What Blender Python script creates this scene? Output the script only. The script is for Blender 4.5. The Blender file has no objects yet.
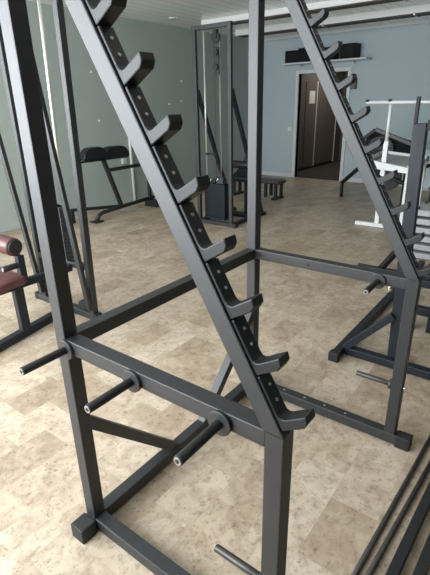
import bpy, bmesh, math, random
from mathutils import Vector, Matrix
random.seed(4)
scene = bpy.context.scene
C = scene.collection

# ------------------------------------------------------------------ camera
cam_d = bpy.data.cameras.new('camera'); cam = bpy.data.objects.new('camera', cam_d); C.objects.link(cam)
_r = Vector((0.60036939, -0.79946533, -0.02029227)); _u = Vector((0.31457628, 0.21275463, 0.92508228)); _f = Vector((0.73525394, 0.56177456, -0.3792242))
M4 = Matrix((_r, _u, -_f)).transposed().to_4x4(); M4.translation = Vector((-0.741273, -1.260614, 1.613403))
cam.matrix_world = M4
cam_d.sensor_fit = 'VERTICAL'; cam_d.sensor_height = 24.0; cam_d.lens = 24.0 * 444.795 / 575.0
cam_d.clip_start = 0.02; cam_d.clip_end = 60
scene.camera = cam
# ------------------------------------------------------------------ exposure, sky, daylight
vs = scene.view_settings
vs.view_transform = 'Standard'; vs.look = 'None'; vs.gamma = 1.0; vs.use_curve_mapping = False
vs.exposure = -0.36
world = bpy.data.worlds.new('sky'); scene.world = world; world.use_nodes = True
wb = world.node_tree.nodes['Background']; wb.inputs['Color'].default_value = (0.80, 0.90, 1.0, 1); wb.inputs['Strength'].default_value = 1.2
WX = -2.2                                   # the window wall, behind and to the left of the camera
WINS = [(-0.35, 1.25), (1.4, 3.0), (3.15, 4.75)]
WZ = (0.75, 2.86)
POW = 56.0                                   # watts per square metre of window
LW = (-1.95, -0.45)                        # added unseen window in the left wall, brightens the left machine's posts
for a, b in WINS + [LW]:
    ld = bpy.data.lights.new('window_daylight', 'AREA'); ld.shape = 'RECTANGLE'
    ld.size = (b - a) - 0.12; ld.size_y = WZ[1] - WZ[0] - 0.12
    ld.energy = POW * ld.size * ld.size_y; ld.color = (0.93, 0.97, 1.0)
    lo = bpy.data.objects.new('window_daylight', ld); C.objects.link(lo)
    lo.location = (WX + 0.03, (a + b) / 2, sum(WZ) / 2); lo.rotation_euler = (0, -math.pi / 2, 0)
    if (a, b) == LW: lo.matrix_world = Matrix.Translation(((a + b) / 2, 4.87, sum(WZ) / 2)) @ Matrix(((1, 0, 0), (0, 0, 1), (0, -1, 0))).to_4x4(); continue
    lo.matrix_world = Matrix.Translation(lo.location) @ Matrix(((0, 0, -1), (1, 0, 0), (0, -1, 0))).to_4x4()

# ------------------------------------------------------------------ materials
def nodemat(name):
    m = bpy.data.materials.new(name); m.use_nodes = True
    nt = m.node_tree; return m, nt, nt.nodes['Principled BSDF']
def N(nt, t, **kw):
    n = nt.nodes.new(t)
    for k, v in kw.items(): setattr(n, k, v)
    return n
def mat(name, col, rough=0.5, metal=0.0, spec=0.5, var=0.08, scale=30.0, bump=0.0, bscale=200.0):
    m, nt, b = nodemat(name)
    tc = N(nt, 'ShaderNodeTexCoord'); nz = N(nt, 'ShaderNodeTexNoise'); nz.inputs['Scale'].default_value = scale; nz.inputs['Detail'].default_value = 4
    nt.links.new(tc.outputs['Object'], nz.inputs['Vector'])
    mx = N(nt, 'ShaderNodeMix', data_type='RGBA')
    mx.inputs[6].default_value = tuple(c * (1 - var) for c in col) + (1,); mx.inputs[7].default_value = tuple(min(1, c * (1 + var)) for c in col) + (1,)
    nt.links.new(nz.outputs['Fac'], mx.inputs[0]); nt.links.new(mx.outputs[2], b.inputs['Base Color'])
    b.inputs['Roughness'].default_value = rough; b.inputs['Metallic'].default_value = metal; b.inputs['Specular IOR Level'].default_value = spec
    if bump:
        n2 = N(nt, 'ShaderNodeTexNoise'); n2.inputs['Scale'].default_value = bscale; nt.links.new(tc.outputs['Object'], n2.inputs['Vector'])
        bp = N(nt, 'ShaderNodeBump'); bp.inputs['Strength'].default_value = bump; bp.inputs['Distance'].default_value = 0.002
        nt.links.new(n2.outputs['Fac'], bp.inputs['Height']); nt.links.new(bp.outputs['Normal'], b.inputs['Normal'])
    return m
M = {}
M['steel'] = mat('charcoal_paint', (0.012, 0.0135, 0.0165), 0.49, 0.0, 0.78, 0.1, 60, 0.05, 500)
M['navy'] = mat('blue_black_paint', (0.010, 0.014, 0.021), 0.45, 0.0, 0.4, 0.1, 40, 0.04, 400)
M['black'] = mat('black_rubber', (0.016, 0.017, 0.018), 0.55, 0, 0.4, 0.15, 50, 0.08, 300)
M['hook'] = mat('black_coated_hook', (0.010, 0.011, 0.013), 0.45, 0, 0.45, 0.12, 50, 0.06, 300)
M['vinyl'] = mat('black_vinyl', (0.011, 0.012, 0.016), 0.45, 0, 0.35, 0.2, 20, 0.15, 90)
M['matte'] = mat('matte_black', (0.008, 0.009, 0.010), 0.6, 0, 0.2, 0.1, 20)
M['brownvinyl'] = mat('dark_brown_vinyl', (0.050, 0.040, 0.036), 0.45, 0, 0.5, 0.15, 20, 0.1, 90)
M['burgundy'] = mat('burgundy_vinyl', (0.085, 0.030, 0.027), 0.36, 0, 0.55, 0.18, 14, 0.25, 60)
M['chrome'] = mat('chrome', (0.75, 0.76, 0.77), 0.18, 1.0, 0.5, 0.03)
M['rod'] = mat('polished_rod', (0.80, 0.80, 0.77), 0.30, 0.6, 0.5, 0.03)
M['screw'] = mat('dull_screw', (0.42, 0.42, 0.42), 0.4, 0.8, 0.5, 0.05)
M['barsteel'] = mat('dark_bar_steel', (0.055, 0.053, 0.049), 0.32, 0.4, 0.5, 0.12, 80)
M['white'] = mat('white_paint', (0.80, 0.82, 0.82), 0.38, 0, 0.5, 0.03, 20)
M['trim'] = mat('white_trim', (0.70, 0.72, 0.72), 0.45, 0, 0.4, 0.03, 10)
M['grey_board'] = mat('pale_grey_board', (0.42, 0.43, 0.44), 0.5, 0, 0.4, 0.08, 12)
M['paleblue'] = mat('pale_blue_panel', (0.74, 0.86, 0.93), 0.4, 0, 0.4, 0.03, 3)
M['cable'] = mat('black_cable', (0.02, 0.02, 0.02), 0.5)
M['doorwood'] = mat('dark_door', (0.12, 0.106, 0.092), 0.45, 0, 0.4, 0.12, 6)
M['hallwall'] = mat('hall_wall', (0.10, 0.09, 0.08), 0.7, 0, 0.3, 0.05, 2)
M['hallfloor'] = mat('dark_hall_floor', (0.05, 0.045, 0.04), 0.8, 0, 0.2, 0.1, 40)
M['paper'] = mat('paper', (0.62, 0.62, 0.60), 0.7, 0, 0.3, 0.02)
M['plates'] = mat('stack_plates', (0.045, 0.05, 0.058), 0.38, 0.1, 0.5, 0.1, 30)
M['stackcover'] = mat('navy_stack', (0.006, 0.010, 0.016), 0.5, 0, 0.3, 0.1, 20)
M['wall_l'] = mat('grey_green_wall', (0.385, 0.44, 0.415), 0.6, 0, 0.35, 0.03, 1.5, 0.05, 120)
M['wall_r'] = mat('blue_grey_wall', (0.47, 0.565, 0.61), 0.6, 0, 0.35, 0.03, 1.5, 0.05, 120)

def ceiling_mat():
    m, nt, b = nodemat('ceiling_planks')
    tc = N(nt, 'ShaderNodeTexCoord'); sp = N(nt, 'ShaderNodeSeparateXYZ'); nt.links.new(tc.outputs['Object'], sp.inputs[0])
    d = N(nt, 'ShaderNodeMath', operation='DIVIDE'); d.inputs[1].default_value = 0.20; nt.links.new(sp.outputs['Y'], d.inputs[0])
    fr = N(nt, 'ShaderNodeMath', operation='FRACT'); nt.links.new(d.outputs[0], fr.inputs[0])
    lt = N(nt, 'ShaderNodeMath', operation='LESS_THAN'); lt.inputs[1].default_value = 0.09; nt.links.new(fr.outputs[0], lt.inputs[0])
    mx = N(nt, 'ShaderNodeMix', data_type='RGBA'); mx.inputs[6].default_value = (0.90, 0.92, 0.91, 1); mx.inputs[7].default_value = (0.55, 0.57, 0.57, 1)
    nt.links.new(lt.outputs[0], mx.inputs[0]); nt.links.new(mx.outputs[2], b.inputs['Base Color']); b.inputs['Roughness'].default_value = 0.28; b.inputs['Specular IOR Level'].default_value = 0.8
    return m
M['ceiling'] = ceiling_mat()

def floor_mat():
    m, nt, b = nodemat('travertine_tiles'); L = nt.links.new
    tc = N(nt, 'ShaderNodeTexCoord')
    mp = N(nt, 'ShaderNodeMapping'); mp.inputs['Location'].default_value = (-0.72 + 6.4, 0.765 + 6.15, 0); L(tc.outputs['Object'], mp.inputs['Vector'])
    br = N(nt, 'ShaderNodeTexBrick'); br.offset = 0.5; br.offset_frequency = 2; br.squash = 1
    br.inputs['Scale'].default_value = 1; br.inputs['Brick Width'].default_value = 0.32; br.inputs['Row Height'].default_value = 0.205
    br.inputs['Mortar Size'].default_value = 0.0012; br.inputs['Mortar Smooth'].default_value = 0.3; br.inputs['Bias'].default_value = 0.0
    br.inputs['Color1'].default_value = (0, 0, 0, 1); br.inputs['Color2'].default_value = (1, 1, 1, 1); br.inputs['Mortar'].default_value = (0.35, 0.35, 0.35, 1)
    L(mp.outputs['Vector'], br.inputs['Vector'])
    # per tile shift of the veining so that it breaks at the joints
    sh = N(nt, 'ShaderNodeVectorMath', operation='MULTIPLY_ADD'); sh.inputs[1].default_value = (7.3, 5.1, 3.7); L(br.outputs['Color'], sh.inputs[0]); L(tc.outputs['Object'], sh.inputs[2])
    n1 = N(nt, 'ShaderNodeTexNoise'); n1.inputs['Scale'].default_value = 9; n1.inputs['Detail'].default_value = 7; n1.inputs['Roughness'].default_value = 0.68; n1.inputs['Distortion'].default_value = 0.7; L(sh.outputs[0], n1.inputs['Vector'])
    n2 = N(nt, 'ShaderNodeTexNoise'); n2.inputs['Scale'].default_value = 28; n2.inputs['Detail'].default_value = 6; n2.inputs['Roughness'].default_value = 0.7; L(sh.outputs[0], n2.inputs['Vector'])
    # tile tone
    t1 = N(nt, 'ShaderNodeValToRGB'); cr = t1.color_ramp; cr.elements[0].position = 0.0; cr.elements[0].color = (0.36, 0.29, 0.215, 1); cr.elements[1].position = 1.0; cr.elements[1].color = (0.49, 0.42, 0.335, 1)
    e = cr.elements.new(0.45); e.color = (0.445, 0.372, 0.286, 1)
    L(br.outputs['Color'], t1.inputs[0])
    r1 = N(nt, 'ShaderNodeValToRGB'); r1.color_ramp.elements[0].position = 0.36; r1.color_ramp.elements[0].color = (0.70, 0.65, 0.58, 1); r1.color_ramp.elements[1].position = 0.62; r1.color_ramp.elements[1].color = (1.12, 1.12, 1.12, 1)
    L(n1.outputs['Fac'], r1.inputs[0])
    m1 = N(nt, 'ShaderNodeMix', data_type='RGBA', blend_type='MULTIPLY'); m1.inputs[0].default_value = 0.8; L(t1.outputs[0], m1.inputs[6]); L(r1.outputs[0], m1.inputs[7])
    r2 = N(nt, 'ShaderNodeValToRGB'); r2.color_ramp.elements[0].position = 0.30; r2.color_ramp.elements[0].color = (0.50, 0.44, 0.38, 1); r2.color_ramp.elements[1].position = 0.47; r2.color_ramp.elements[1].color = (1.04, 1.04, 1.04, 1)
    L(n2.outputs['Fac'], r2.inputs[0])
    m2 = N(nt, 'ShaderNodeMix', data_type='RGBA', blend_type='MULTIPLY'); m2.inputs[0].default_value = 0.75; L(m1.outputs[2], m2.inputs[6]); L(r2.outputs[0], m2.inputs[7])
    n3 = N(nt, 'ShaderNodeTexNoise'); n3.inputs['Scale'].default_value = 62; n3.inputs['Detail'].default_value = 3; L(sh.outputs[0], n3.inputs['Vector'])
    r3 = N(nt, 'ShaderNodeValToRGB'); r3.color_ramp.elements[0].position = 0.30; r3.color_ramp.elements[0].color = (0.42, 0.36, 0.30, 1); r3.color_ramp.elements[1].position = 0.385; r3.color_ramp.elements[1].color = (1.02, 1.02, 1.02, 1)
    L(n3.outputs['Fac'], r3.inputs[0])
    m4 = N(nt, 'ShaderNodeMix', data_type='RGBA', blend_type='MULTIPLY'); m4.inputs[0].default_value = 0.6; L(m2.outputs[2], m4.inputs[6]); L(r3.outputs[0], m4.inputs[7]); m2 = m4
    m3 = N(nt, 'ShaderNodeMix', data_type='RGBA'); m3.inputs[7].default_value = (0.33, 0.28, 0.22, 1); L(m2.outputs[2], m3.inputs[6])
    k = N(nt, 'ShaderNodeMath', operation='MULTIPLY'); k.inputs[1].default_value = 0.5; L(br.outputs['Fac'], k.inputs[0]); L(k.outputs[0], m3.inputs[0])
    L(m3.outputs[2], b.inputs['Base Color'])
    b.inputs['Roughness'].default_value = 0.42; b.inputs['Specular IOR Level'].default_value = 0.35
    return m
M['floor'] = floor_mat()

# ------------------------------------------------------------------ mesh helpers
class MB:
    def __init__(s): s.bm = bmesh.new()
    def _hex(s, v):
        vs_ = [s.bm.verts.new(p) for p in v]
        for f in ((0, 3, 2, 1), (4, 5, 6, 7), (0, 1, 5, 4), (1, 2, 6, 5), (2, 3, 7, 6), (3, 0, 4, 7)):
            s.bm.faces.new([vs_[i] for i in f])
        return s
    def box(s, x0, x1, y0, y1, z0, z1):
        return s._hex([(x0, y0, z0), (x1, y0, z0), (x1, y1, z0), (x0, y1, z0), (x0, y0, z1), (x1, y0, z1), (x1, y1, z1), (x0, y1, z1)])
    def beam(s, p, q, w, h, side=(0, 0, 1)):
        """rectangular tube from p to q; h is measured towards `side`, w across"""
        p, q = Vector(p), Vector(q); d = (q - p).normalized(); u = Vector(side); u = (u - d * u.dot(d)).normalized(); r = d.cross(u)
        c = [(-w / 2, -h / 2), (w / 2, -h / 2), (w / 2, h / 2), (-w / 2, h / 2)]
        a = [p + r * i + u * j for i, j in c]; b = [q + r * i + u * j for i, j in c]
        vs_ = [s.bm.verts.new(v) for v in a + b]
        for f in ((3, 2, 1, 0), (4, 5, 6, 7), (0, 1, 5, 4), (1, 2, 6, 5), (2, 3, 7, 6), (3, 0, 4, 7)): s.bm.faces.new([vs_[i] for i in f])
        return s
    def cyl(s, p, q, r, n=20, r2=None):
        p, q = Vector(p), Vector(q); d = (q - p).normalized(); u = d.orthogonal().normalized(); w = d.cross(u); r2 = r if r2 is None else r2
        A = [s.bm.verts.new(p + (u * math.cos(2 * math.pi * i / n) + w * math.sin(2 * math.pi * i / n)) * r) for i in range(n)]
        B = [s.bm.verts.new(q + (u * math.cos(2 * math.pi * i / n) + w * math.sin(2 * math.pi * i / n)) * r2) for i in range(n)]
        for i in range(n):
            f = s.bm.faces.new((A[i], A[(i + 1) % n], B[(i + 1) % n], B[i])); f.smooth = True
        s.bm.faces.new(A[::-1]); s.bm.faces.new(B); return s
    def tube(s, pts, r, n=14):
        """round tube along a polyline"""
        P = [Vector(p) for p in pts]; rings = []; u = None
        for i, p in enumerate(P):
            d = (P[min(i + 1, len(P) - 1)] - P[max(i - 1, 0)]).normalized()
            u = d.orthogonal().normalized() if u is None else (u - d * u.dot(d)).normalized()
            w = d.cross(u)
            rings.append([s.bm.verts.new(p + (u * math.cos(2 * math.pi * k / n) + w * math.sin(2 * math.pi * k / n)) * r) for k in range(n)])
        for a, b in zip(rings, rings[1:]):
            for k in range(n):
                f = s.bm.faces.new((a[k], a[(k + 1) % n], b[(k + 1) % n], b[k])); f.smooth = True
        s.bm.faces.new(rings[0][::-1]); s.bm.faces.new(rings[-1]); return s
    def prism(s, poly, axis, a, b):
        """polygon in the plane across `axis` ('x': (y,z), 'y': (x,z)), extruded from a to b"""
        f3 = (lambda t, p: (t, p[0], p[1])) if axis == 'x' else ((lambda t, p: (p[0], t, p[1])) if axis == 'y' else (lambda t, p: (p[0], p[1], t)))
        A = [s.bm.verts.new(f3(a, p)) for p in poly]; B = [s.bm.verts.new(f3(b, p)) for p in poly]; n = len(poly)
        for i in range(n): s.bm.faces.new((A[i], A[(i + 1) % n], B[(i + 1) % n], B[i]))
        s.bm.faces.new(A[::-1]); s.bm.faces.new(B); return s
    def open_end(s, test):
        """leave a tube open where it is welded into its neighbour"""
        bmesh.ops.delete(s.bm, geom=[f for f in s.bm.faces if test(f.calc_center_median())], context='FACES_ONLY'); return s
    def build(s, name, m, parent=None, bevel=0.0, seg=2, label=None):
        bmesh.ops.recalc_face_normals(s.bm, faces=s.bm.faces)
        off = parent_loc(parent)
        if off.length: bmesh.ops.translate(s.bm, verts=s.bm.verts, vec=-off)
        me = bpy.data.meshes.new(name); s.bm.to_mesh(me); s.bm.free(); me.materials.append(M[m] if isinstance(m, str) else m)
        o = bpy.data.objects.new(name, me); C.objects.link(o)
        if parent is not None: o.parent = parent
        if bevel:
            b = o.modifiers.new('bevel', 'BEVEL'); b.width = bevel; b.segments = seg; b.limit_method = 'ANGLE'; b.angle_limit = math.radians(35)
        if label: o['label'] = label
        return o
def parent_loc(p):
    v = Vector((0, 0, 0))
    while p is not None: v = v + Vector(p.location); p = p.parent
    return v
def tag(o, label, cat, group=None, kind=None):
    o['label'] = label; o['category'] = cat
    if group: o['group'] = group
    if kind: o['kind'] = kind
    return o
def thing(name, loc, label, cat, group=None):
    o = bpy.data.objects.new(name, None); o.empty_display_size = 0.1; o.location = loc; C.objects.link(o)
    return tag(o, label, cat, group)
def copy_part(o, delta, parent=None):
    c = o.copy(); C.objects.link(c); c.parent = parent if parent is not None else o.parent
    c.location = Vector(o.location) + Vector(delta)
    for ch in list(o.children):
        d = ch.copy(); C.objects.link(d); d.parent = c
    return c
def struct(name, mb, m, parent=None, bevel=0.0):
    o = mb.build(name, m, parent, bevel); o['kind'] = 'structure'; return o

# ------------------------------------------------------------------ the room
XR, YL, ZC = 8.93, 4.9, 2.96
YB = -8.0
DY0, DY1, DZ = 2.585, 3.69, 2.2
struct('floor', MB().box(WX - .2, 12.6, YB - .2, YL + .2, -0.12, 0), 'floor')
struct('ceiling', MB().box(WX - .2, 12.6, YB - .2, YL + .2, ZC, ZC + .12), 'ceiling')
w = MB(); w.box(WX - .2, LW[0], YL, YL + .15, 0, ZC); w.box(LW[1], 12.6, YL, YL + .15, 0, ZC); w.box(LW[0], LW[1], YL, YL + .15, 0, WZ[0]); w.box(LW[0], LW[1], YL, YL + .15, WZ[1], ZC)
struct('wall_left', w, 'wall_l')
struct('wall_back', MB().box(WX - .2, 12.6, YB - .15, YB, 0, ZC), 'wall_l')
w = MB(); w.box(XR, XR + .12, YB, DY0, 0, ZC); w.box(XR, XR + .12, DY1, YL, 0, ZC); w.box(XR, XR + .12, DY0, DY1, DZ, ZC)
struct('wall_right', w, 'wall_r')
w = MB(); ys = [YB] + [t for ab in WINS for t in ab] + [YL]
for i in range(0, len(ys), 2): w.box(WX - .15, WX, ys[i], ys[i + 1], 0, ZC)
for a, b in WINS: w.box(WX - .15, WX, a, b, 0, WZ[0]); w.box(WX - .15, WX, a, b, WZ[1], ZC)
struct('wall_front', w, 'wall_l')
for i, (a, b) in enumerate(WINS):
    f = MB(); t = .05
    f.box(WX - .12, WX - .06, a, a + t, *WZ); f.box(WX - .12, WX - .06, b - t, b, *WZ)
    f.box(WX - .12, WX - .06, a + t, b - t, WZ[0], WZ[0] + t); f.box(WX - .12, WX - .06, a + t, b - t, WZ[1] - t, WZ[1])
    f.box(WX - .11, WX - .07, (a + b) / 2 - .025, (a + b) / 2 + .025, WZ[0] + t, WZ[1] - t)
    struct('window_%d' % (i + 1), f, 'trim')
f = MB(); t = .05
f.box(LW[0], LW[0] + t, YL + .05, YL + .11, *WZ); f.box(LW[1] - t, LW[1], YL + .05, YL + .11, *WZ); f.box(LW[0] + t, LW[1] - t, YL + .05, YL + .11, WZ[0], WZ[0] + t); f.box(LW[0] + t, LW[1] - t, YL + .05, YL + .11, WZ[1] - t, WZ[1])
struct('window_4', f, 'trim')
# cove strip along the top of the blue-grey wall, baseboards, door frame
struct('trim_1', MB().box(XR - .035, XR, YB, YL, ZC - .055, ZC), 'trim', None, .004)
w = MB(); w.box(XR - .018, XR, YB, DY0 - .07, 0, .085); w.box(XR - .018, XR, DY1 + .07, YL, 0, .085)
struct('baseboard_right', w, 'trim', None, .003)
struct('baseboard_left', MB().box(WX, XR - .02, YL - .015, YL, 0, .06), 'wall_l', None, .003)
w = MB(); w.box(XR - .03, XR + .13, DY1, DY1 + .07, 0, DZ + .07); w.box(XR - .03, XR + .13, DY0 - .07, DY0, 0, DZ + .07); w.box(XR - .03, XR + .13, DY0, DY1, DZ, DZ + .07)
struct('trim_2', w, 'trim', None, .004)
# the passage behind the door
struct('floor_corridor', MB().box(XR + .02, 12.4, 2.4, 4.06, .0005, .006), 'hallfloor')  # thin dark brown sheet laid over the floor tiles
struct('wall_corridor_left', MB().box(XR + .13, 12.4, 4.06, 4.2, 0, ZC), 'hallwall')
struct('wall_corridor_right', MB().box(XR + .13, 12.4, 2.25, 2.4, 0, ZC), 'hallwall')
struct('wall_corridor_end', MB().box(12.4, 12.55, 2.25, 4.2, 0, ZC), 'hallwall')
for i, (a, b) in enumerate(((9.35, 10.56), (10.60, 11.86))):
    p = MB(); p.box(a, b, 4.015, 4.055, .08, 2.12)
    d = struct('door_%d' % (i + 1), p, 'doorwood', None, .006)
    q = MB(); c = (a + b) / 2
    q.box(c - .012, c + .012, 4.003, 4.014, .12, 2.08); q.build('panel_joint', 'hallwall', d)
    q = MB(); q.box(b + .001, b + .032, 4.003, 4.055, 0.06, 2.12); q.build('edge_strip', 'trim', d)
o = MB().box(10.14, 10.45, 4.006, 4.012, 1.60, 1.89).build('paper_notice', 'paper'); tag(o, 'white paper notice stuck on the dark door in the passage', 'notice')

hl = thing('added_corridor_lamp', (10.6, 3.2, ZC), 'added round lamp brightening the dark passage behind the doorway', 'ceiling light')  # unseen lamp, added to lift the dark door panels in the passage
MB().cyl((10.6, 3.2, ZC - .05), (10.6, 3.2, ZC - .001), .16, 28).build('added_lamp_body', 'white', hl, .006)
ld = bpy.data.lights.new('corridor_fill_light', 'AREA'); ld.shape = 'DISK'; ld.size = .3; ld.energy = 34; ld.color = (1, .93, .84)  # fill light for the passage, under the added lamp
lo = bpy.data.objects.new('corridor_fill_light', ld); C.objects.link(lo); lo.location = (10.6, 3.2, ZC - .06)
# light switch, small dark box by the door head
sw = thing('light_switch', (XR, 3.875, 1.07), 'white light switch on the blue-grey wall left of the doorway', 'light switch')
MB().box(XR - .012, XR - .001, 3.83, 3.92, 1.03, 1.12).build('plate', 'white', sw, .003); MB().box(XR - .018, XR - .012, 3.85, 3.90, 1.045, 1.105).build('rocker', 'white', sw, .002)
o = MB().box(XR - .09, XR - .001, 2.385, 2.50, 1.86, 2.06).build('wall_box', 'doorwood', None, .006); tag(o, 'small dark box on the wall at the upper right corner of the doorway', 'wall box')

# shelf over the door with two black boxes
sh = thing('wall_shelf', (XR, 3.0, 2.39), 'long pale shelf on the wall above the doorway', 'shelf')
MB().box(XR - .33, XR - .002, 2.13, 3.95, 2.375, 2.405).build('board', 'trim', sh, .004)
for y in (2.45, 3.6):
    MB().prism([(XR - .20, 2.375), (XR - .002, 2.375), (XR - .002, 2.33), (XR - .03, 2.33)], 'y', y, y + .02).build('bracket', 'trim', sh)
sp = thing('speaker', (XR - .17, 3.35, 2.405), 'long low black speaker box on the left of the shelf above the doorway', 'speaker')
MB().box(XR - .30, XR - .03, 2.80, 3.90, 2.407, 2.64).build('case', 'matte', sp, .012); MB().box(XR - .312, XR - .30, 2.85, 3.85, 2.43, 2.615).build('grille', 'matte', sp, .004)
MB().box(XR - .25, XR - .08, 3.30, 3.62, 2.64, 2.675).build('top_unit', 'matte', sp, .008)
sp = thing('speaker', (XR - .17, 2.5, 2.405), 'short tall black speaker box on the right end of the shelf above the doorway', 'speaker')
MB().box(XR - .30, XR - .05, 2.36, 2.68, 2.407, 2.67).build('case', 'matte', sp, .012); MB().box(XR - .312, XR - .30, 2.39, 2.65, 2.43, 2.645).build('grille', 'matte', sp, .004)

# fluorescent battens and spots on the ceiling
def batten(x0, x1, y0, y1, h, label):
    t = thing('ceiling_batten', ((x0 + x1) / 2, (y0 + y1) / 2, ZC), label, 'ceiling light', 'white battens across the ceiling')
    MB().box(x0, x1, y0, y1, ZC - h, ZC - .001).build('housing', 'white', t, .006)
    MB().box(x0 + .01, x1 - .01, y0 + .05, y1 - .05, ZC - h - .018, ZC - h).build('under_shade_strip', 'hallwall', t, .004)  # dark strip paints in the shade on the batten's underside
    n = int((y1 - y0) / 1.5)
    for k in range(1, n):
        y = y1 - 1.5 * k - .35
        MB().box(x0 - .012, x1, y, y + .03, ZC - h - .03, ZC - h + .012).build('joint_clip', 'screw', t, .003)
batten(6.15, 6.38, -2.0, 4.18, .085, 'long white ceiling batten in the middle of the room, nearer of the two')
batten(7.42, 7.68, -2.0, 4.35, .105, 'long white ceiling batten near the blue-grey wall, farther of the two')
for x, y, l in ((5.65, 4.37, 'small round ceiling spot close to the grey-green wall, left of the battens'), (7.66 + .2, 4.62, 'small round ceiling spot in the far corner, behind the cable machine top')):
    t = thing('ceiling_spot', (x, y, ZC), l, 'ceiling light'); MB().cyl((x, y, ZC - .014), (x, y, ZC - .001), .075, 24).build('ring', 'trim', t); MB().cyl((x, y, ZC - .018), (x, y, ZC - .014), .05, 20).build('lens', 'screw', t)

# white pipe, socket and wall plugs on the grey-green wall
o = MB().cyl((4.91, YL - .03, 0.002), (4.91, YL - .03, 1.75), .026, 16).build('wall_pipe', 'trim'); tag(o, 'pale vertical pipe against the grey-green wall behind the padded bench', 'pipe')
sk = thing('wall_socket', (4.76, YL, .74), 'white wall socket behind the black padded bench', 'socket'); MB().box(4.70, 4.80, YL - .03, YL - .001, .69, .78).build('plate', 'white', sk, .004); MB().cyl((4.75, YL - .034, .735), (4.75, YL - .03, .735), .02, 16).build('outlet', 'trim', sk)
for x, z, l in ((4.257, 2.131, 'white wall plug high on the wall beside the sloping post'), (4.307, 1.413, 'white wall plug above the black padded bench'), (6.39, 2.056, 'highest white wall plug left of the cable machine'),
                (6.014, 1.651, 'lower left white wall plug left of the cable machine'), (6.364, 1.702, 'lower right white wall plug left of the cable machine')):
    o = MB().cyl((x, YL - .02, z), (x, YL - .001, z), .014, 10, .018).build('wall_plug', 'white'); tag(o, l, 'wall plug', 'white plugs in the grey-green wall')

# ------------------------------------------------------------------ the rack in front
T = 0.0535; W = 1.2; D = 0.8847; HM = 0.8948; BH = 0.0515; HB = 0.0652
rack = thing('squat_rack', (0, 0, 0), 'large charcoal squat rack with two sloping uprights full of bar hooks, nearest the camera', 'squat rack')
TOPZ = 2.34
sl = 0.6758 / 1.1689
for i, x in enumerate((0, W)):
    MB().box(x, x + T, -T, 0, HB, TOPZ).build('rear_post', 'steel', rack, .0035)
    MB().box(x, x + T, -D, -D + .0525, HB, HM).open_end(lambda c: c.z > HM - 1e-4 or c.z < HB + 1e-4).build('front_leg', 'steel', rack, .0035)
    MB().box(x + .0003, x + T - .0003, -D + .0522, -T, HM - BH, HM).open_end(lambda c: c.y < -D + .053 or c.y > -T - 1e-4).build('side_beam', 'steel', rack, .003)
    zt = TOPZ - .02; yt = -D + (zt - HM) * sl
    MB().prism([(-D, HM - .002), (-D + .0575, HM - .002), (yt + .0575, zt), (yt, zt)], 'x', x, x + T).open_end(lambda c: c.z < HM + .001).build('sloping_upright', 'steel', rack, .0035)
    MB().box(x, x + T, -.957, -T - .001, .011, HB).build('base_rail', 'steel', rack, .003)
    c = MB().box(x - .004, x + T + .004, -.962, -.890, 0, HB + .004); c.build('foot_cap', 'black', rack, .006)
    MB().cyl((x + T / 2, -D - .014, .334), (x + T / 2, -D + .002, .334), .009, 14).build('bolt', 'chrome', rack, .002)
MB().box(T, W, -T + .001, -.001, HM - .0515, HM + .0005).build('crossbar', 'steel', rack, .003)
MB().box(-.06, W + T + .06, -T, 0, .011, HB).build('base_crossbar', 'steel', rack, .003)
for x0, x1 in ((-.076, -.004), (W + T + .004, W + T + .076)):
    MB().box(x0, x1, -.066, .008, 0, HB + .004).build('foot_cap', 'black', rack, .006)
# V braces in the rear plane, between the posts and the base crossbar
def brace(xp, xb, zp, side):
    th = .045; k = th * math.sqrt(2)
    MB().prism([(xp, zp), (xb, HB), (xb - side * k, HB), (xp, zp - k)], 'y', -T + .004, -.004).build('diagonal_brace', 'steel', rack, .003)
brace(T, .531, .542, 1); brace(W, W + T - .531, .542 + .0, -1)
# holes through the right side beam (dark plugs)
for x in (W,):
    for y in (-.08, -.365):
        MB().cyl((x - .001, y, .868), (x + .004, y, .868), .008, 16).build('hole_plug', 'black', rack)
for y in (-.62, -.50, -.38, -.25):
    MB().cyl((W + T / 2, y, HB - .002), (W + T / 2, y, HB + .002), .006, 12).build('rail_screw', 'screw', rack)
# storage pegs
def peg(p0, p1, r, rd, name='storage_peg'):
    p0, p1 = Vector(p0), Vector(p1); d = (p1 - p0).normalized()
    o = MB().cyl(p0 + d * .010, p1, r, 24).build(name, 'black', rack, .002)
    MB().cyl(p0, p0 + d * .011, rd, 32).build('collar_disc', 'steel', o, .002)
    MB().cyl(p1 + d * .0005, p1 + d * .002, r * .8, 20).build('end_ring', 'screw', o)
    MB().cyl(p1 + d * .002, p1 + d * .003, r * .42, 16).build('end_hole', 'black', o)
    return o
for y in (-.060, -.38, -.704): peg((0, y, .86), (-.168, y, .86), .0135, .036)
peg((W, -.711, .86), (W - .160, -.711, .86), .0135, .036)
for x in (T / 2, W + T / 2):
    o = MB().cyl((x, -D + .0525, .335), (x, -.655, .335), .0125, 22).build('low_peg', 'barsteel', rack, .003)
    MB().cyl((x, -D + .0525, .335), (x, -D + .066, .335), .026, 26).build('collar_disc', 'steel', o, .003)
for x, y in ((W + .008, -.765),):
    MB().cyl((x, y, HM - BH - .024), (x, y, HM - BH + .002), .011, 16).build('bolt', 'chrome', rack, .004)
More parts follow.
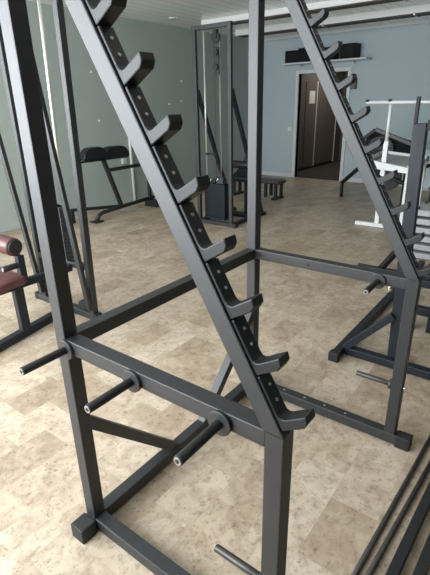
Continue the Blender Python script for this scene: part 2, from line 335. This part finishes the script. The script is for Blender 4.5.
# bar hooks: one hook with two screws, copied up both sloping uprights
U = Vector((0, .5005, .8657)); NN = Vector((0, -.8657, .5005))
def hook_at(x):
    o0 = Vector((x, -D, HM))
    prof = [(.017, 0), (.018, .064), (.027, .0775), (.046, .082), (.0445, .023), (.0465, .015), (.052, .0098), (.060, .008), (.158, .008), (.158, 0)]
    P = [o0 + U * a + NN * b for a, b in prof]
    mb = MB(); mb.prism([(p.y, p.z) for p in P], 'x', x + .005, x + T - .005)
    h = mb.build('bar_hook', 'hook', rack, .003, 2)
    for uu in (.088, .128):
        c = o0 + U * uu + NN * .0078 + Vector((T / 2, 0, 0)); MB().cyl(c, c + NN * .0025, .0042, 12).build('screw', 'screw', h)
    return h
for x in (0, W):
    h0 = hook_at(x)
    for n in range(1, 10): copy_part(h0, (0, .0715 * n, .1245 * n))

# ------------------------------------------------------------------ bars and tubes on the floor, lower right
def floor_bar(y0, y1, label):
    t = thing('barbell', (1.2, (y0 + y1) / 2, 0), label, 'barbell')
    g = lambda x: y0 + (y1 - y0) * (x - .43) / .9
    MB().cyl((.10, g(.10), .0107), (1.5, g(1.5), .0107), .0105, 20).build('shaft', 'barsteel', t)
    return t
floor_bar(-.978, -1.025, 'thin round steel bar lying on the floor, nearest the rack foot at lower right')
floor_bar(-1.017, -1.080, 'thin round bar on the floor between the other round bar and the square tubes')
def floor_tube(y0, y1, label):
    g = lambda x: y0 + (y1 - y0) * (x - .5) / .5
    t = thing('steel_tube', (.8, (y0 + y1) / 2, 0), label, 'steel tube')
    MB().beam((.05, g(.05), .0205), (1.9, g(1.9), .0205), .038, .04).build('tube', 'black', t, .003)
    for x, e in ((.04, .05), (1.9, 1.91)): MB().beam((x, g(x), .0205), (e, g(e), .0205), .039, .041).build('end_plug', 'vinyl', t, .002)
floor_tube(-1.090, -1.112, 'wide black square tube lying on the floor beside the round bars')
floor_tube(-1.166, -1.186, 'wide black square tube at the lower right corner, farthest from the rack')

# ------------------------------------------------------------------ half rack behind the right side: spine, cross tube, perforated post
hr = thing('squat_stand', (1.97, -.6, 0), 'blue-black squat stand with one perforated upright behind the right leg of the near rack', 'squat stand')
MB().box(1.80, 4.1, -.345, -.29, .008, .06).build('base_rail', 'navy', hr, .004)
MB().box(1.775, 1.83, -.352, -.283, 0, .066).build('foot_cap', 'black', hr, .006)
MB().box(1.905, 1.965, -.945, -.345, .006, .06).build('base_crossbar', 'navy', hr, .004)
MB().beam((1.975, -.652, .06), (1.975, -.612, 1.50), .07, .05, (1, 0, 0)).build('upright', 'navy', hr, .004)
for k in range(17): MB().cyl((1.949, -.644 + k * .0018, .35 + k * .065), (1.9505, -.644 + k * .0018, .35 + k * .065), .007, 12).build('pin_hole', 'black', hr)
MB().box(1.966, 1.986, -.592, -.572, 1.50, 1.635).build('telescopic_post', 'black', hr, .003)
MB().beam((1.93, -.34, .05), (1.955, -.622, .36), .045, .06, (1, 0, 0)).build('diagonal_brace', 'navy', hr, .003)
j = MB(); j.prism([(-.648, 1.46), (-.648, 1.52), (-.72, 1.53), (-.78, 1.60), (-.80, 1.585), (-.74, 1.49)], 'x', 1.955, 1.995); j.build('bar_catch', 'black', hr, .004)
# rear part of its base: T foot and post
MB().box(3.60, 3.66, -.30, .20, .006, .06).build('rear_foot', 'navy', hr, .004)
MB().beam((3.62, -.04, .06), (3.82, -.175, .29), .05, .05, (0, 0, 1)).build('rear_strut', 'black', hr, .003)

# low bench frame beyond the right leg
lb = thing('low_bench', (2.62, -.75, 0), 'low blue-black bench frame beside the right front leg, partly out of the picture', 'bench')
MB().box(2.55, 2.61, -1.15, -.55, .13, .19).build('lower_rail', 'navy', lb, .004)
MB().box(2.55, 2.61, -1.15, -.55, .35, .41).build('upper_rail', 'navy', lb, .008)
for y in (-.60, -.745, -1.12): MB().box(2.555, 2.605, y - .027, y + .027, 0, .40).build('leg', 'navy', lb, .004)
MB().box(2.53, 3.4, -1.2, -.62, .41, .47).build('seat_pad', 'vinyl', lb, .02, 3)

# pale boards on a low rack at the right edge
pr = thing('storage_rack', (4.6, -.4, 0), 'low rack of pale grey boards at the right edge behind the perforated post', 'rack')
for k in range(6): MB().box(4.30, 4.75, -1.2, -.10, .008 + .0935 * k, .068 + .0935 * k).build('board', 'grey_board', pr, .006)
for x in (4.36, 4.69):
    for y in (-.14, -1.15): MB().box(x - .015, x + .015, y - .015, y + .015, 0, .56).build('corner_post', 'black', pr)
MB().box(4.42, 4.62, -1.1, -.2, 0, .53).build('core', 'black', pr)

# ------------------------------------------------------------------ white bench press behind the right sloping upright
wb_ = thing('bench_press', (5.43, .6, 0), 'white bench press frame with T foot and high white crossbar, right of the doorway', 'bench press')
MB().box(5.39, 5.45, -.4, .90, .004, .055).build('base_foot', 'white', wb_, .006)
MB().box(5.40, 5.45, .572, .632, .055, 1.14).build('upright', 'white', wb_, .005)
MB().cyl((5.425, .602, 1.14), (5.425, .602, 1.58), .021, 18).build('upright_tube', 'white', wb_)
MB().box(5.40, 5.45, .255, .305, .055, .84).build('upright', 'white', wb_, .005)
MB().cyl((5.43, -.5, 1.59), (5.43, .92, 1.605), .019, 18).build('crossbar', 'white', wb_)
for y in (.905, .62): MB().box(5.41, 5.45, y - .02, y + .02, 1.61, 1.64).build('rubber_stop', 'black', wb_, .005)
s_ = MB(); s_.prism([(.74, .90), (.26, .825), (.26, .755), (.42, .765), (.47, .775), (.69, .79)], 'x', 5.34, 5.40); s_.build('seat_bracket', 'white', wb_, .006)
s_ = MB(); s_._hex([(5.40, .70, .86), (5.40, .20, .80), (6.05, .20, .86), (6.05, .78, .90), (5.40, .70, .885), (5.40, .20, .825), (6.05, .20, .885), (6.05, .78, .925)]); s_.build('seat_board', 'grey_board', wb_, .008)
MB().beam((5.40, .78, .92), (6.05, .80, .945), .03, .04).build('seat_rim', 'white', wb_, .005)
MB().beam((6.03, .22, .89), (6.03, .80, .945), .03, .04).build('seat_rim', 'white', wb_, .005)
MB().box(5.95, 6.0, .20, .25, .055, .86).build('rear_leg', 'white', wb_, .005); MB().box(5.45, 6.0, .20, .25, .005, .055).build('base_spine', 'white', wb_, .005)

# black padded machine behind it
bm_ = thing('decline_bench', (7.0, 1.3, 0), 'black padded decline bench with grey tube rail, behind the white bench press', 'bench')
def slab(pts, th):
    m_ = MB(); a = [Vector(p) for p in pts]; n = (a[1] - a[0]).cross(a[2] - a[0]).normalized() * th
    m_._hex([p for p in a] + [p + n for p in a]); return m_
MB().beam((6.42, 1.085, 1.225), (6.42, .36, .965), .05, .055).build('rail', 'steel', bm_, .006)
MB().beam((6.42, 1.085, 1.220), (6.42, 1.33, 1.03), .05, .05).build('rail_end', 'black', bm_, .006)
MB().tube([(6.42, .30, .72), (6.42, .12, .80), (6.42, -.1, .88)], .026).build('handle', 'black', bm_)
MB().cyl((6.50, 1.13, .94), (6.55, 1.13, .94), .16, 32).build('weight_disc', 'matte', bm_, .008)
MB().cyl((6.50, .86, .52), (6.58, .86, .52), .21, 36).build('weight_disc', 'black', bm_, .008)
slab([(6.55, 1.10, .72), (6.55, .40, .66), (7.05, .40, .72), (7.05, 1.15, .80)], .09).build('seat_pad', 'vinyl', bm_, .03, 3)
slab([(6.50, 1.32, .86), (6.50, .45, .74), (6.72, .45, .96), (6.72, 1.22, 1.16)], .10).build('back_pad', 'vinyl', bm_, .03, 3)
MB().tube([(7.25, 1.86, .26), (6.8, 1.36, .65), (6.6, 1.1, .85)], .035).build('spine', 'black', bm_)
MB().cyl((7.25, 1.86, 0.0), (7.25, 1.86, .28), .03, 16).build('leg', 'black', bm_)
MB().box(6.75, 6.81, .62, .68, .0, .9).build('leg', 'black', bm_, .005); MB().box(6.6, 6.95, .60, .70, 0, .05).build('foot', 'black', bm_, .005)
MB().tube([(6.45, 1.05, .62), (6.45, .60, .46), (6.5, .40, .40)], .03).build('lower_rail', 'black', bm_)
for y, z, r in ((1.0, .93, .20),):
    MB().cyl((6.46, y, z), (6.50, y, z), r, 36).build('weight_disc', 'black', bm_, .006)
pn = thing('leaning_board', (8.6, .3, 0), 'pale blue board leaning on the wall at the right edge of the picture', 'board')
slab([(8.70, .97, .0), (8.70, -1.2, .0), (8.80, -1.2, .74), (8.80, .97, .74)], .03).build('panel', 'paleblue', pn, .006)
MB().beam((8.665, .95, .02), (8.665, -1.2, .02), .04, .04).build('edge_rail', 'trim', pn)
fb = thing('step_stool', (7.85, .3, 0), 'small black frame with short legs on the floor before the pale blue board', 'stool')
MB().box(7.55, 8.0, -.2, .45, .20, .25).build('top', 'black', fb, .01)
for x in (7.6, 7.95):
    for y in (-.15, .40): MB().box(x - .025, x + .025, y - .025, y + .025, 0, .20).build('leg', 'black', fb, .004)

# ------------------------------------------------------------------ cable machine with the weight stack, by the grey-green wall
cm = thing('cable_machine', (4.33, 2.58, 0), 'tall charcoal cable machine with navy weight stack, by the grey-green wall', 'cable machine')
PYA, PYB = 2.30, 2.86
for y in (PYA, PYB):
    MB().box(4.305, 4.355, y - .025, y + .025, .055, 2.55).build('post', 'steel', cm, .004)
    MB().beam((4.355, y, 1.80), (5.16, y, .05), .05, .05, (0, 1, 0)).build('strut', 'navy', cm, .004)
    MB().box(4.36, 5.25, y - .025, y + .025, .004, .055).build('side_rail', 'navy', cm, .004)
MB().box(4.305, 4.355, PYA + .025, PYB - .025, 2.50, 2.55).build('top_beam', 'steel', cm, .004)
MB().box(4.30, 4.36, 2.24, 2.95, .004, .055).build('base_rail', 'steel', cm, .004)
for y in (2.205, 2.95): MB().box(4.297, 4.363, y, y + .035, 0, .06).build('foot_cap', 'black', cm, .005)
MB().box(4.41, 4.53, 2.47, 2.83, .09, .57).build('weight_stack', 'stackcover', cm, .006)
MB().box(4.40, 4.54, 2.46, 2.83, .055, .088).build('stack_base', 'navy', cm, .004)
for y in (2.56, 2.812): MB().cyl((4.46, y, .57), (4.46, y, 2.50), .011, 16).build('guide_rod', 'rod', cm)
MB().box(4.42, 4.51, 2.50, 2.62, .575, .66).build('selector_block', 'plates', cm, .004)
MB().cyl((4.405, 2.58, .60), (4.405, 2.58, .66), .010, 12).build('selector_pin', 'chrome', cm)
MB().cyl((4.405, 2.70, .60), (4.405, 2.70, .64), .012, 12).build('plate_bolt', 'chrome', cm)
MB().box(4.42, 4.51, 2.64, 2.83, .575, .62).build('top_plate', 'black', cm, .004)
MB().box(4.44, 4.47, 2.62, 2.82, .96, .985).build('stack_crossbar', 'navy', cm, .003)
MB().cyl((4.40, 2.58, 2.41), (4.435, 2.58, 2.41), .065, 26).build('pulley', 'black', cm, .008)
MB().box(4.385, 4.45, 2.555, 2.605, 2.40, 2.50).build('pulley_bracket', 'navy', cm, .003)
MB().box(4.40, 4.425, 2.53, 2.60, 1.98, 2.30).build('pulley_plate', 'navy', cm, .003)
for z in (2.07, 2.24): MB().cyl((4.37, 2.565, z), (4.40, 2.565, z), .035, 20).build('pulley', 'black', cm, .004)
for y in (2.545, 2.62): MB().cyl((4.43, y, .62), (4.43, y, 2.40), .0035, 8).build('cable', 'cable', cm)
slab([(4.75, 2.30, .62), (4.75, 2.62, .62), (5.02, 2.62, .74), (5.02, 2.30, .74)], .07).build('seat_pad', 'vinyl', cm, .02, 3)
MB().cyl((4.85, 2.25, .80), (4.85, 2.66, .80), .055, 20).build('knee_roller', 'vinyl', cm, .01)
MB().box(4.95, 5.01, 2.43, 2.49, .05, .68).build('seat_post', 'navy', cm, .004)
MB().tube([(4.75, 2.36, .84), (4.78, 2.33, 1.02), (4.84, 2.28, 1.18), (4.95, 2.26, 1.22)], .010, 10).build('lever', 'cable', cm)
MB().box(4.9, 5.06, 2.33, 2.83, .004, .05).build('cross_rail', 'navy', cm, .004)

fbn = thing('flat_bench', (6.45, 3.0, 0), 'flat bench with dark brown pad and short black legs near the doorway', 'bench')
MB().box(6.32, 6.60, 2.66, 3.75, .275, .345).build('seat_pad', 'brownvinyl', fbn, .025, 3)
for x in (6.36, 6.56):
    for y in (2.74, 2.95, 3.65): MB().box(x - .025, x + .025, y - .025, y + .025, .03, .275).build('leg', 'black', fbn, .004)
for y in (2.71, 3.60): MB().box(6.30, 6.62, y, y + .09, 0, .04).build('foot', 'black', fbn, .008)

# ------------------------------------------------------------------ pulldown machine with burgundy pads, left
pm = thing('pulldown_machine', (1.28, 1.86, 0), 'charcoal weight machine with burgundy seat and roller pad, left of the near rack', 'weight machine')
for y in (1.535, 2.20):
    lean = .065 if y < 2 else 0
    MB().beam((1.28, y, .06), (1.28, y - lean, 2.55), .05, .05, (1, 0, 0)).build('post', 'steel', pm, .004)
    MB().beam((1.240, y - .001, .10), (1.012, y - .001, 2.5), .046, .032, (1, 0, 0)).build('strut', 'steel', pm, .004)
MB().box(1.25, 1.31, 1.52, 2.30, .004, .06).build('base_rail', 'steel', pm, .004)
for y in (1.475, 2.30): MB().box(1.246, 1.314, y, y + .045, 0, .065).build('foot_cap', 'black', pm, .006)
MB().box(.99, 1.31, 1.51, 2.175, 2.50, 2.55).build('top_beam', 'steel', pm, .004)
MB().box(1.25, 1.31, 1.56, 2.175, .43, .475).build('stack_support', 'steel', pm, .004)
ws = MB()
for k in range(15): ws.box(1.24, 1.32, 1.745, 2.0, .48 + k * .029, .48 + k * .029 + .024)
ws.box(1.25, 1.31, 1.76, 1.985, .48, .91); ws.build('weight_stack', 'plates', pm)
for y in (1.735, 1.975): MB().cyl((1.28, y, .88), (1.28, y - .075, 2.50), .012, 16).build('guide_rod', 'rod', pm)
MB().cyl((1.28, 1.87, .90), (1.28, 1.87, 2.50), .004, 8).build('cable', 'cable', pm)
MB().cyl((1.26, 1.66, .095), (1.30, 1.66, .095), .05, 24).build('pulley', 'black', pm, .006)
MB().beam((.05, 1.585, .032), (1.25, 1.86, .032), .065, .056).build('floor_beam', 'navy', pm, .004)
MB().box(.755, .825, 1.715, 1.77, .06, .40).build('seat_post', 'navy', pm, .004)
MB().box(.81, .86, 1.685, 1.735, .44, .645).build('pivot_bracket', 'navy', pm, .004)
MB().beam((.30, 1.72, .43), (1.25, 1.72, .43), .05, .055).build('seat_beam', 'navy', pm, .004)
rl = MB().cyl((.82, 1.72, .705), (.82, 2.15, .705), .066, 28).build('roller_pad', 'burgundy', pm, .014, 3)
MB().cyl((.82, 1.704, .705), (.82, 1.722, .705), .052, 24).build('end_cap', 'black', rl, .005)
s_ = slab([(.30, 1.66, .385), (.84, 1.66, .435), (.84, 2.12, .435), (.30, 2.12, .385)], .075); s_.build('seat_pad', 'burgundy', pm, .025, 3)
MB().cyl((.70, 1.71, .575), (.81, 1.71, .575), .022, 20).build('pivot', 'black', pm, .003); MB().cyl((.69, 1.70, .575), (.70, 1.70, .575), .012, 16).build('pivot_bolt', 'chrome', pm, .002)

# ------------------------------------------------------------------ padded bench by the grey-green wall
pb = thing('preacher_bench', (3.9, 4.3, 0), 'black bench with rounded arm pad standing by the grey-green wall', 'bench')
def rounded_pad(x0, x1, y0, y1, z0, z1, n=10):
    mb = MB(); w_ = (x1 - x0); prof = []
    prof.append((x0, z0)); prof.append((x1, z0))
    for k in range(n + 1):
        a = math.pi / 2 * k / n; prof.append((x1 - .16 + .16 * math.cos(a), z1 - .15 + .15 * math.sin(a)))
    for k in range(n + 1):
        a = math.pi / 2 * k / n; prof.append((x0 + .16 - .16 * math.sin(a), z1 - .15 + .15 * math.cos(a)))
    return mb.prism(prof, 'y', y0, y1)
rounded_pad(3.34, 3.78, 4.12, 4.26, .92, 1.09).build('arm_pad', 'vinyl', pb, .02, 3)
rounded_pad(3.74, 4.24, 4.16, 4.30, .90, 1.07).build('arm_pad', 'vinyl', pb, .02, 3)
MB().box(3.25, 4.22, 4.18, 4.22, .885, .912).build('pad_rail', 'black', pb, .004)
MB().beam((3.745, 4.22, .90), (4.02, 4.22, .13), .06, .055, (1, 0, 0)).build('slanted_post', 'black', pb, .005)
MB().beam((3.82, 4.22, .73), (4.75, 4.24, .74), .045, .05).build('arm_rail', 'black', pb, .005)
MB().tube([(3.48, 4.20, .02), (3.54, 4.20, .10), (3.62, 4.20, .125), (4.80, 4.28, .16)], .030).build('base_tube', 'black', pb)
MB().box(3.40, 3.56, 4.12, 4.28, 0, .02).build('foot', 'black', pb, .004)
MB().box(4.72, 4.80, 4.15, 4.42, 0, .13).build('foot', 'black', pb, .005)
MB().beam((3.22, 4.45, .20), (4.05, 4.26, .14), .04, .045).build('side_rail', 'black', pb, .004)
MB().box(3.20, 3.26, 4.42, 4.48, 0, .20).build('foot', 'black', pb, .005)
MB().box(4.66, 4.71, 4.22, 4.27, .16, .74).build('rear_post', 'black', pb, .005)
